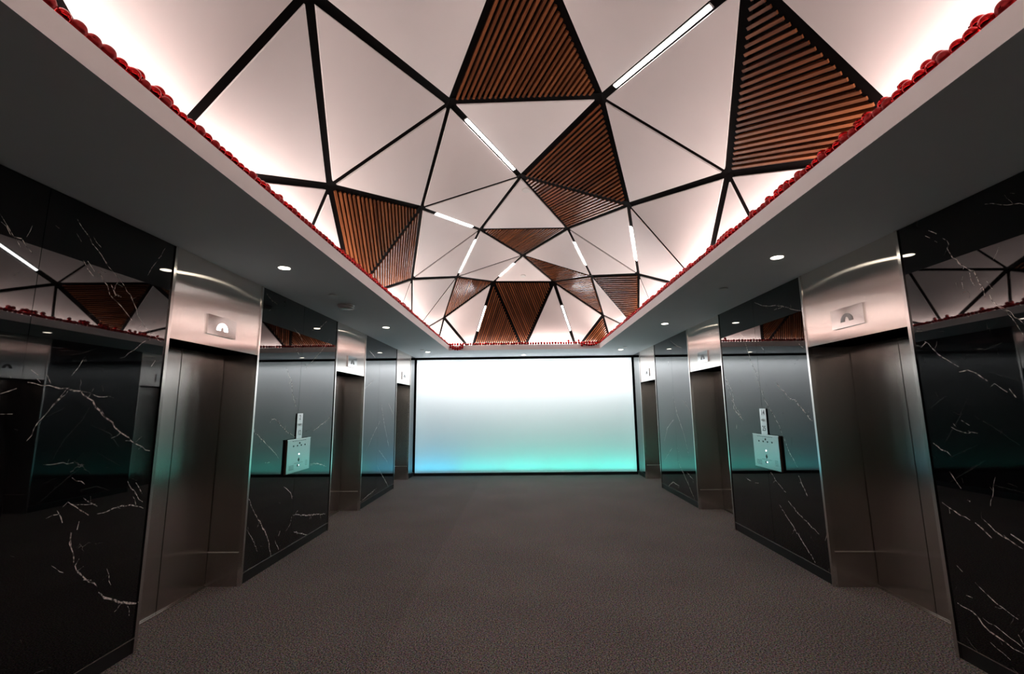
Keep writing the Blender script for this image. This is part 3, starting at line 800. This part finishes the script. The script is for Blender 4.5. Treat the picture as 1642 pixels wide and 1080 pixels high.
ND = {'A': (-0.580, 3.541, 4.172), 'B': (-1.100, 2.075, 3.761), 'C': (-1.597, 3.563, 3.437), 'D': (-1.083, 4.743, 3.772),
      'E': (0.027, 5.047, 4.290), 'F': (0.713, 3.519, 4.169), 'G': (0.043, 2.158, 4.294), 'K': (1.210, 4.769, 3.774),
      'M': (1.720, 3.514, 3.450), 'S': (1.204, 2.070, 3.778), 'I': (-0.577, 6.366, 4.175), 'J': (0.711, 6.371, 4.171),
      'T': (0.057, 7.891, 4.296), 'U': (-1.070, 7.461, 3.780), 'L': (-1.582, 6.420, 3.455), 'W': (-0.536, 8.832, 4.075),
      'X': (0.680, 8.851, 4.060), 'V': (1.216, 7.508, 3.770), 'Q': (1.713, 6.377, 3.454), 'a': (-1.597, 9.239, 3.438),
      'b': (1.721, 9.271, 3.448), 'k1': (-1.92, 2.160, 2.845), 'k2': (-1.92, 3.740, 2.84), 'm1': (-1.92, 5.056, 2.838),
      'm1b': (-1.92, 6.805, 2.84), 'm2': (-1.92, 7.868, 2.835), 'm3': (-1.92, 10.05, 2.84), 'p': (-1.106, 10.05, 2.835),
      'r': (0.057, 10.05, 2.835), 's': (1.244, 10.05, 2.835), 'q': (2.05, 10.05, 2.84), 'u': (2.05, 7.834, 2.845),
      'w1': (2.05, 6.712, 2.84), 'v1': (2.05, 4.99, 2.845), 'n2': (2.05, 3.653, 2.84), 'n3': (2.05, 2.145, 2.835),
      # the same pattern one bay nearer, above and behind the viewer
      'A2': (-0.580, 0.706, 4.172), 'C2': (-1.597, 0.728, 3.437), 'F2': (0.713, 0.684, 4.169), 'M2': (1.720, 0.679, 3.450),
      'B3': (-1.100, -0.760, 3.761), 'G3': (0.043, -0.677, 4.294), 'S3': (1.204, -0.765, 3.778),
      'A4': (-0.580, -2.129, 4.172), 'C4': (-1.597, -2.107, 3.437), 'F4': (0.713, -2.151, 4.169), 'M4': (1.720, -2.156, 3.450),
      'k0': (-1.92, -0.66, 2.84), 'n0': (2.05, -0.69, 2.84), 'kk': (-1.92, -3.3, 2.84), 'nn': (2.05, -3.3, 2.84),
      'g0': (-0.58, -3.6, 2.84), 'h0': (0.71, -3.6, 2.84)}
ND = {k: Vector(v) for k, v in ND.items()}
BASE = {'k1', 'k2', 'm1', 'm1b', 'm2', 'm3', 'p', 'r', 's', 'q', 'u', 'w1', 'v1', 'n2', 'n3', 'k0', 'n0', 'g0', 'h0', 'kk', 'nn'}
WHITE = 'A-B-C A-C-D A-D-E A-E-F D-E-I E-I-J F-K-M J-K-Q J-Q-V J-T-V D-I-L I-L-U I-T-U U-T-W T-W-X K-Q-v1 K-M-v1 M-v1-n2 M-n2-n3 F-M-S F-G-S A-B-G ' \
        'B-C-k1 C-k1-k2 C-k2-m1 L-m1-m1b L-m1b-m2 U-L-m2 U-m2-a a-W-p X-r-s X-s-b V-b-u Q-u-w1 Q-w1-v1 a-m2-m3 a-m3-p b-q-u ' \
        'S-n3-M2 F2-S-G A2-G-F2 A2-B-G C2-A2-B C2-B-k1 F2-M2-S C2-k0-k1 M2-n0-n3 ' \
        'A2-B3-G3 A2-G3-F2 C2-A2-B3 C2-B3-k0 F2-S3-G3 F2-M2-S3 M2-S3-n0 A4-B3-G3 A4-G3-F4 C4-A4-B3 C4-B3-k0 F4-S3-G3 F4-M4-S3 M4-S3-n0 ' \
        'C4-kk-k0 M4-nn-n0 C4-kk-g0 C4-g0-A4 A4-g0-h0 A4-h0-F4 F4-h0-M4 M4-h0-nn'.split()
# wooden triangles: corners, the edge its slats run along, where it is
WOOD = [('A-F-G', 'A-G', 'brown slatted timber triangle at the top of the photo, above the vault middle'),
        ('E-F-K', 'E-F', 'brown slatted timber triangle right of the near long light bar, joined to another below it'),
        ('E-K-J', 'J-K', 'narrow brown slatted timber triangle folded against the lower edge of the slanting one'),
        ('M-S-n3', 'M-n3', 'widest slatted timber triangle, touching the right ledge nearest the viewer'),
        ('C-D-m1', 'C-m1', 'orange brown slatted timber triangle touching the left ledge with upright slats'),
        ('D-L-m1', 'D-L', 'slim slatted timber triangle touching the left ledge beyond the orange brown one'),
        ('I-J-T', 'J-T', 'small slatted timber triangle pointing down in the middle of the vault'),
        ('T-V-X', 'V-X', 'long dark slatted timber triangle right of the middle, tapering towards the small centre triangle'),
        ('X-V-b', 'X-V', 'slatted timber triangle with bright gaps hanging below the long dark one'),
        ('V-Q-u', 'V-Q', 'slatted timber triangle with level slats touching the right ledge at the far end'),
        ('b-s-q', 'b-s', 'smallest slatted timber triangle in the far right corner of the cove'),
        ('U-W-a', 'U-a', 'slatted timber triangle with bright gaps on the left of the far end'),
        ('W-p-r', 'W-p', 'upright slatted timber triangle standing on the far ledge, left of the black channel'),
        ('W-X-r', 'W-r', 'dark slatted timber triangle pointing down to the middle of the far ledge')]
THIN = {frozenset(e.split('-')) for e in 'J-Q T-U D-I I-L K-v1 F-M A-D J-K L-m1b L-m2 Q-w1 a-m3 E-J E-D I-T T-V K-J'.split()}

def inset(tri):
    """corners of the triangle moved in from its edges by the half width of each edge's channel"""
    P = [ND[t] for t in tri]
    n = (P[1] - P[0]).cross(P[2] - P[0]).normalized()
    if n.z < 0:
        tri = [tri[0], tri[2], tri[1]]; P = [ND[t] for t in tri]; n = -n
    lines = []
    for i in range(3):
        j = (i + 1) % 3
        e = frozenset((tri[i], tri[j]))
        d = 0.0 if e <= BASE else (0.026 if e in THIN else 0.033)
        t = (P[j] - P[i]).normalized()
        lines.append((P[i] + n.cross(t) * d, t))
    out = []
    for i in range(3):
        p, t = lines[i - 1]; q, s = lines[i]
        # intersect two lines in the plane
        c = t.cross(s).dot(n)
        k = (q - p).cross(s).dot(n) / c
        out.append(p + t * k)
    return out, n, tri

EDGE = {}
for t in WHITE:
    q, n, tri = inset(t.split('-'))
    c = (q[0] + q[1] + q[2]) / 3
    part(MB().prism(q, n * 0.022), 'ceiling_panel', M['panel'], ceil, at=c)
    for i in range(3):
        EDGE.setdefault(frozenset((tri[i], tri[(i + 1) % 3])), []).append(n)
PITCH, SW, SH = 0.0425, 0.0195, 0.044
for t, run, label in WOOD:
    q, n, tri = inset(t.split('-'))
    for i in range(3):
        EDGE.setdefault(frozenset((tri[i], tri[(i + 1) % 3])), []).append(n)
    c = (q[0] + q[1] + q[2]) / 3
    wp = empty('slat_panel', label, 'slat panel', 'slatted timber ceiling panels')
    wp.location = c
    part(MB().prism([p + n * 0.066 for p in q], n * 0.010), 'backing', M['dark'], wp)
    e0, e1 = run.split('-')
    x = (ND[e1] - ND[e0]).normalized()
    y = n.cross(x)
    pts = [(p.dot(x), p.dot(y)) for p in q]
    w0, w1 = min(p[1] for p in pts), max(p[1] for p in pts)
    rt = Matrix((x, y, n)).transposed().to_4x4()
    h0 = c.dot(n)
    cnt = int((w1 - w0) / PITCH)
    for k in range(cnt + 1):
        w = w0 + SW * 0.5 + PITCH * k if (ND[e0].dot(y) - w0) < (w1 - ND[e0].dot(y)) else w1 - SW * 0.5 - PITCH * k
        us = []
        for i in range(3):
            (ua, wa), (ub, wb) = pts[i], pts[(i + 1) % 3]
            if (wa - w) * (wb - w) < 0:
                us.append(ua + (ub - ua) * (w - wa) / (wb - wa))
        if len(us) < 2 or abs(us[0] - us[1]) < 0.05: continue
        u0, u1 = min(us), max(us)
        mb = MB().box((-(u1 - u0) / 2, -SW / 2, 0), ((u1 - u0) / 2, SW / 2, SH))
        s = mb.build('slat', M['wood'])
        s.parent = wp
        s.matrix_local = Matrix.Translation(x * ((u0 + u1) / 2) + y * w + n * h0 - c) @ rt

for e, ns in EDGE.items():
    if e <= BASE: continue
    a, b = sorted(e)
    up = sum(ns, Vector((0, 0, 0))).normalized()
    w = 0.074 if e in THIN else 0.092
    part(MB().bar(ND[a] + up * 0.013, ND[b] + up * 0.013, w, 0.05, up), 'beam', M['beam'], ceil, at=(ND[a] + ND[b]) / 2)

# LED bars set in the channels
BARS = [('F', 'S', .146, .826, 'long bright LED bar at the top right of the vault, nearest the viewer'),
        ('A', 'E', .178, .874, 'bright LED bar left of centre pointing to the middle node of the vault'),
        ('D', 'I', .200, .830, 'short LED bar beside the slatted timber of the left ledge'),
        ('I', 'U', .195, .892, 'steep LED bar on the left of the small centre timber triangle'),
        ('T', 'W', .288, .766, 'smallest LED bar low in the middle, above the dark timber triangle'),
        ('J', 'V', .264, .734, 'LED bar right of the small centre timber triangle'),
        ('K', 'Q', .260, .747, 'upright LED bar high on the right side above the right ledge'),
        ('W', 'p', .330, .689, 'LED bar at the far end left, on the edge of the upright timber'),
        ('X', 's', .330, .696, 'LED bar at the far end right between two white panels'),
        ('A2', 'G3', .178, .874, 'unseen LED bar added to light the vault behind the viewer')]  # last bar is out of view, added only for the light it gives
for a, b, t0, t1, label in BARS:
    A, B = ND[a], ND[b]
    up = sum(EDGE[frozenset((a, b))], Vector((0, 0, 0))).normalized()
    p, q = A.lerp(B, t0), A.lerp(B, t1)
    t = (q - p).normalized()
    lb = empty('light_bar', label, 'light', 'LED bars in the ceiling channels')
    lb.location = (p + q) / 2
    part(MB().bar(p - t * 0.012 + up * 0.002, q + t * 0.012 + up * 0.002, 0.038, 0.011, up), 'housing', M['housing'], lb)
    part(MB().bar(p - up * 0.003, q - up * 0.003, 0.027, 0.006, up), 'diffuser', M['strip'], lb)

# sprinkler covers, smoke detector
def cover(c, nrm, r, label):
    o = part(MB().lathe(c, nrm, [(r * 0.9, 0.0), (r * 0.9, 0.005), (r, 0.005), (r, 0.009), (r * 0.95, 0.012)], 28), 'sprinkler_cover', M['plastic'], None, True, at=c)
    tag(o, label, 'sprinkler cover', 'flat round sprinkler covers')
cover((-2.028, 4.744, H), (0, 0, -1), 0.045, 'flat round sprinkler cover on the left soffit beside the smoke detector')
cover((2.160, 4.725, H), (0, 0, -1), 0.045, 'flat round sprinkler cover on the right soffit, between two downlights near the viewer')
cover((-2.087, 9.476, H), (0, 0, -1), 0.045, 'flat round sprinkler cover on the left soffit near the light wall')
cover((2.177, 9.456, H), (0, 0, -1), 0.045, 'flat round sprinkler cover on the right soffit near the light wall')
def onpanel(names, w):
    P = [ND[k] for k in names]
    n = (P[1] - P[0]).cross(P[2] - P[0]).normalized()
    if n.z > 0: n = -n
    return P[0] * w[0] + P[1] * w[1] + P[2] * w[2], n
c, n = onpanel('EIJ', (.783, .065, .152)); cover(c, n, 0.05, 'flat round sprinkler cover on a white triangle in the middle of the vault')
c, n = onpanel('TWX', (.248, .381, .371)); cover(c, n, 0.05, 'flat round sprinkler cover on the far white triangle above the dark timber')
sd = part(MB().lathe((-2.076, 5.241, H), (0, 0, -1), [(0.096, 0), (0.096, 0.012), (0.088, 0.014), (0.092, 0.020), (0.086, 0.040), (0.060, 0.048), (0.030, 0.050)], 32), 'smoke_detector', M['plastic'], None, True, at=(-2.076, 5.241, H))
tag(sd, 'round white smoke detector on the left soffit', 'smoke detector')

# downlights
DL = [(-2.055, 3.776, 'nearest round downlight on the left soffit'), (-2.048, 6.757, 'second round downlight on the left soffit'), (-2.047, 9.863, 'far round downlight on the left soffit by the light wall'),
      (2.166, 3.713, 'nearest round downlight on the right soffit'), (2.177, 6.775, 'second round downlight on the right soffit'), (2.182, 9.870, 'far round downlight on the right soffit by the light wall'),
      (0.061, 10.640, 'single round downlight in the middle above the light wall'),
      (-2.055, 0.75, 'round downlight on the left soffit behind the viewer'), (2.170, 0.70, 'round downlight on the right soffit behind the viewer')]
for x, y, label in DL:
    d = empty('downlight', label, 'downlight', 'recessed round downlights')
    d.location = (x, y, H)
    part(MB().lathe((x, y, H), (0, 0, -1), [(0.056, 0), (0.056, 0.003), (0.048, 0.004)], 28), 'trim_ring', M['plastic'], d, True)
    part(MB().lathe((x, y, H - 0.0035), (0, 0, -1), [(0.047, 0), (0.047, 0.0015)], 28), 'lens', M['lamp'], d)
    sp = bpy.data.lights.new('downlight_spot', 'SPOT')
    sp.energy = P_DOWN; sp.color = (1.0, 0.87, 0.72); sp.spot_size = math.radians(60); sp.spot_blend = 0.8; sp.shadow_soft_size = 0.04
    so = bpy.data.objects.new('downlight_spot', sp); COL.objects.link(so)
    so.location = (x, y, H - 0.02)

# ---------------------------------------------------------------- red ornament balls on the cove lip
def ball_mesh(name, mt):
    bm = bmesh.new()
    bmesh.ops.create_uvsphere(bm, u_segments=20, v_segments=12, radius=1.0)
    for f in bm.faces: f.smooth = True
    # the little cap of a glass ornament
    r = bmesh.ops.create_cone(bm, cap_ends=True, segments=10, radius1=0.2, radius2=0.2, depth=0.2)
    bmesh.ops.translate(bm, verts=r['verts'], vec=(0, 0, 1.03))
    me = bpy.data.meshes.new(name); bm.to_mesh(me); bm.free()
    me.materials.append(mt)
    return me
BALL = {'shiny': ball_mesh('ornament_ball', M['ball_shiny']), 'satin': ball_mesh('ornament_ball', M['ball_satin'])}
random.seed(11)
balls = []
def row(side, t0, t1, fixed, inward, jit, pitch, second):
    t = t0
    nxt = 0.027
    while t < t1:
        r = nxt
        nxt = random.uniform(0.024, 0.030)
        off = r * 0.75 + random.uniform(0, jit)
        if not (side == 'left' and 1.475 < t < 1.515):
            balls.append((side, t, fixed + inward * off, LIP + r, r))
        if random.random() < second:
            r2 = random.uniform(0.024, 0.030)
            balls.append((side, t + random.uniform(-0.002, 0.002), fixed + inward * (off + 0.036), LIP + r + 0.046 + random.uniform(0, 0.004), r2))
        t += (r + nxt) * random.uniform(1.0, 1.10) * pitch
row('left', 1.02, CY1 + 0.02, CX0, -1, 0.005, 1.0, 0.22)
row('right', 1.02, CY1 + 0.02, CX1, 1, 0.005, 1.0, 0.36)
row('far', CX0 + 0.02, CX1 - 0.02, CY1, 1, 0.005, 1.0, 0.05)
for x0, x1, sag in ((CX0 + 0.04, CX0 + 0.32, 0.075), (CX1 - 0.38, CX1 - 0.03, 0.045)):   # festooned over the lip in the two far corners
    for k in range(2):
        x = x0
        while x < x1:
            t = (x - x0) / (x1 - x0)
            balls.append(('far', x, CY1 - 0.028, LIP + 0.012 - k * 0.05 - sag * math.sin(math.pi * t) * (1 - 0.3 * k), 0.026)); x += 0.051
            if k and sag < 0.05: break
full = []
for side, t, f, z, r in balls:
    pos = Vector((t, f, z)) if side == 'far' else Vector((f, t, z))
    full.append(((pos - Vector((0, 0, EYE))).length, side, pos, r))
full.sort(key=lambda q: q[0])
for d_, side, pos, r in full[:300]:
    fin = random.choice(('shiny', 'shiny', 'satin'))
    o = bpy.data.objects.new('ornament_ball', BALL[fin])
    COL.objects.link(o)
    o.location = pos; o.scale = (r, r, r)
    o.rotation_euler = (random.uniform(1.3, 1.8), random.uniform(-0.4, 0.4), random.uniform(0, 6.28))
    where = {'left': 'left cove ledge', 'right': 'right cove ledge', 'far': 'far cove ledge'}[side]
    tag(o, '%s red ornament ball in the row along the %s' % ('glossy' if fin == 'shiny' else 'satin', where), 'ornament', '%s red balls along the %s' % ('glossy' if fin == 'shiny' else 'satin', where))
bm = bmesh.new()
for d_, side, pos, r in full[300:]:
    n0 = len(bm.faces)
    q = bmesh.ops.create_uvsphere(bm, u_segments=12, v_segments=8, radius=r, matrix=Matrix.Translation(pos))
    mi = 0 if random.random() < 0.66 else 1
    fs = {f for v in q['verts'] for f in v.link_faces}
    for f in fs: f.smooth = True; f.material_index = mi
me = bpy.data.meshes.new('ornament_balls'); bm.to_mesh(me); bm.free()
me.materials.append(M['ball_shiny']); me.materials.append(M['ball_satin'])
o = bpy.data.objects.new('ornament_balls', me); COL.objects.link(o)
tag(o, 'more red ornament balls massed along the far end of the cove ledge', 'ornament', kind='stuff')
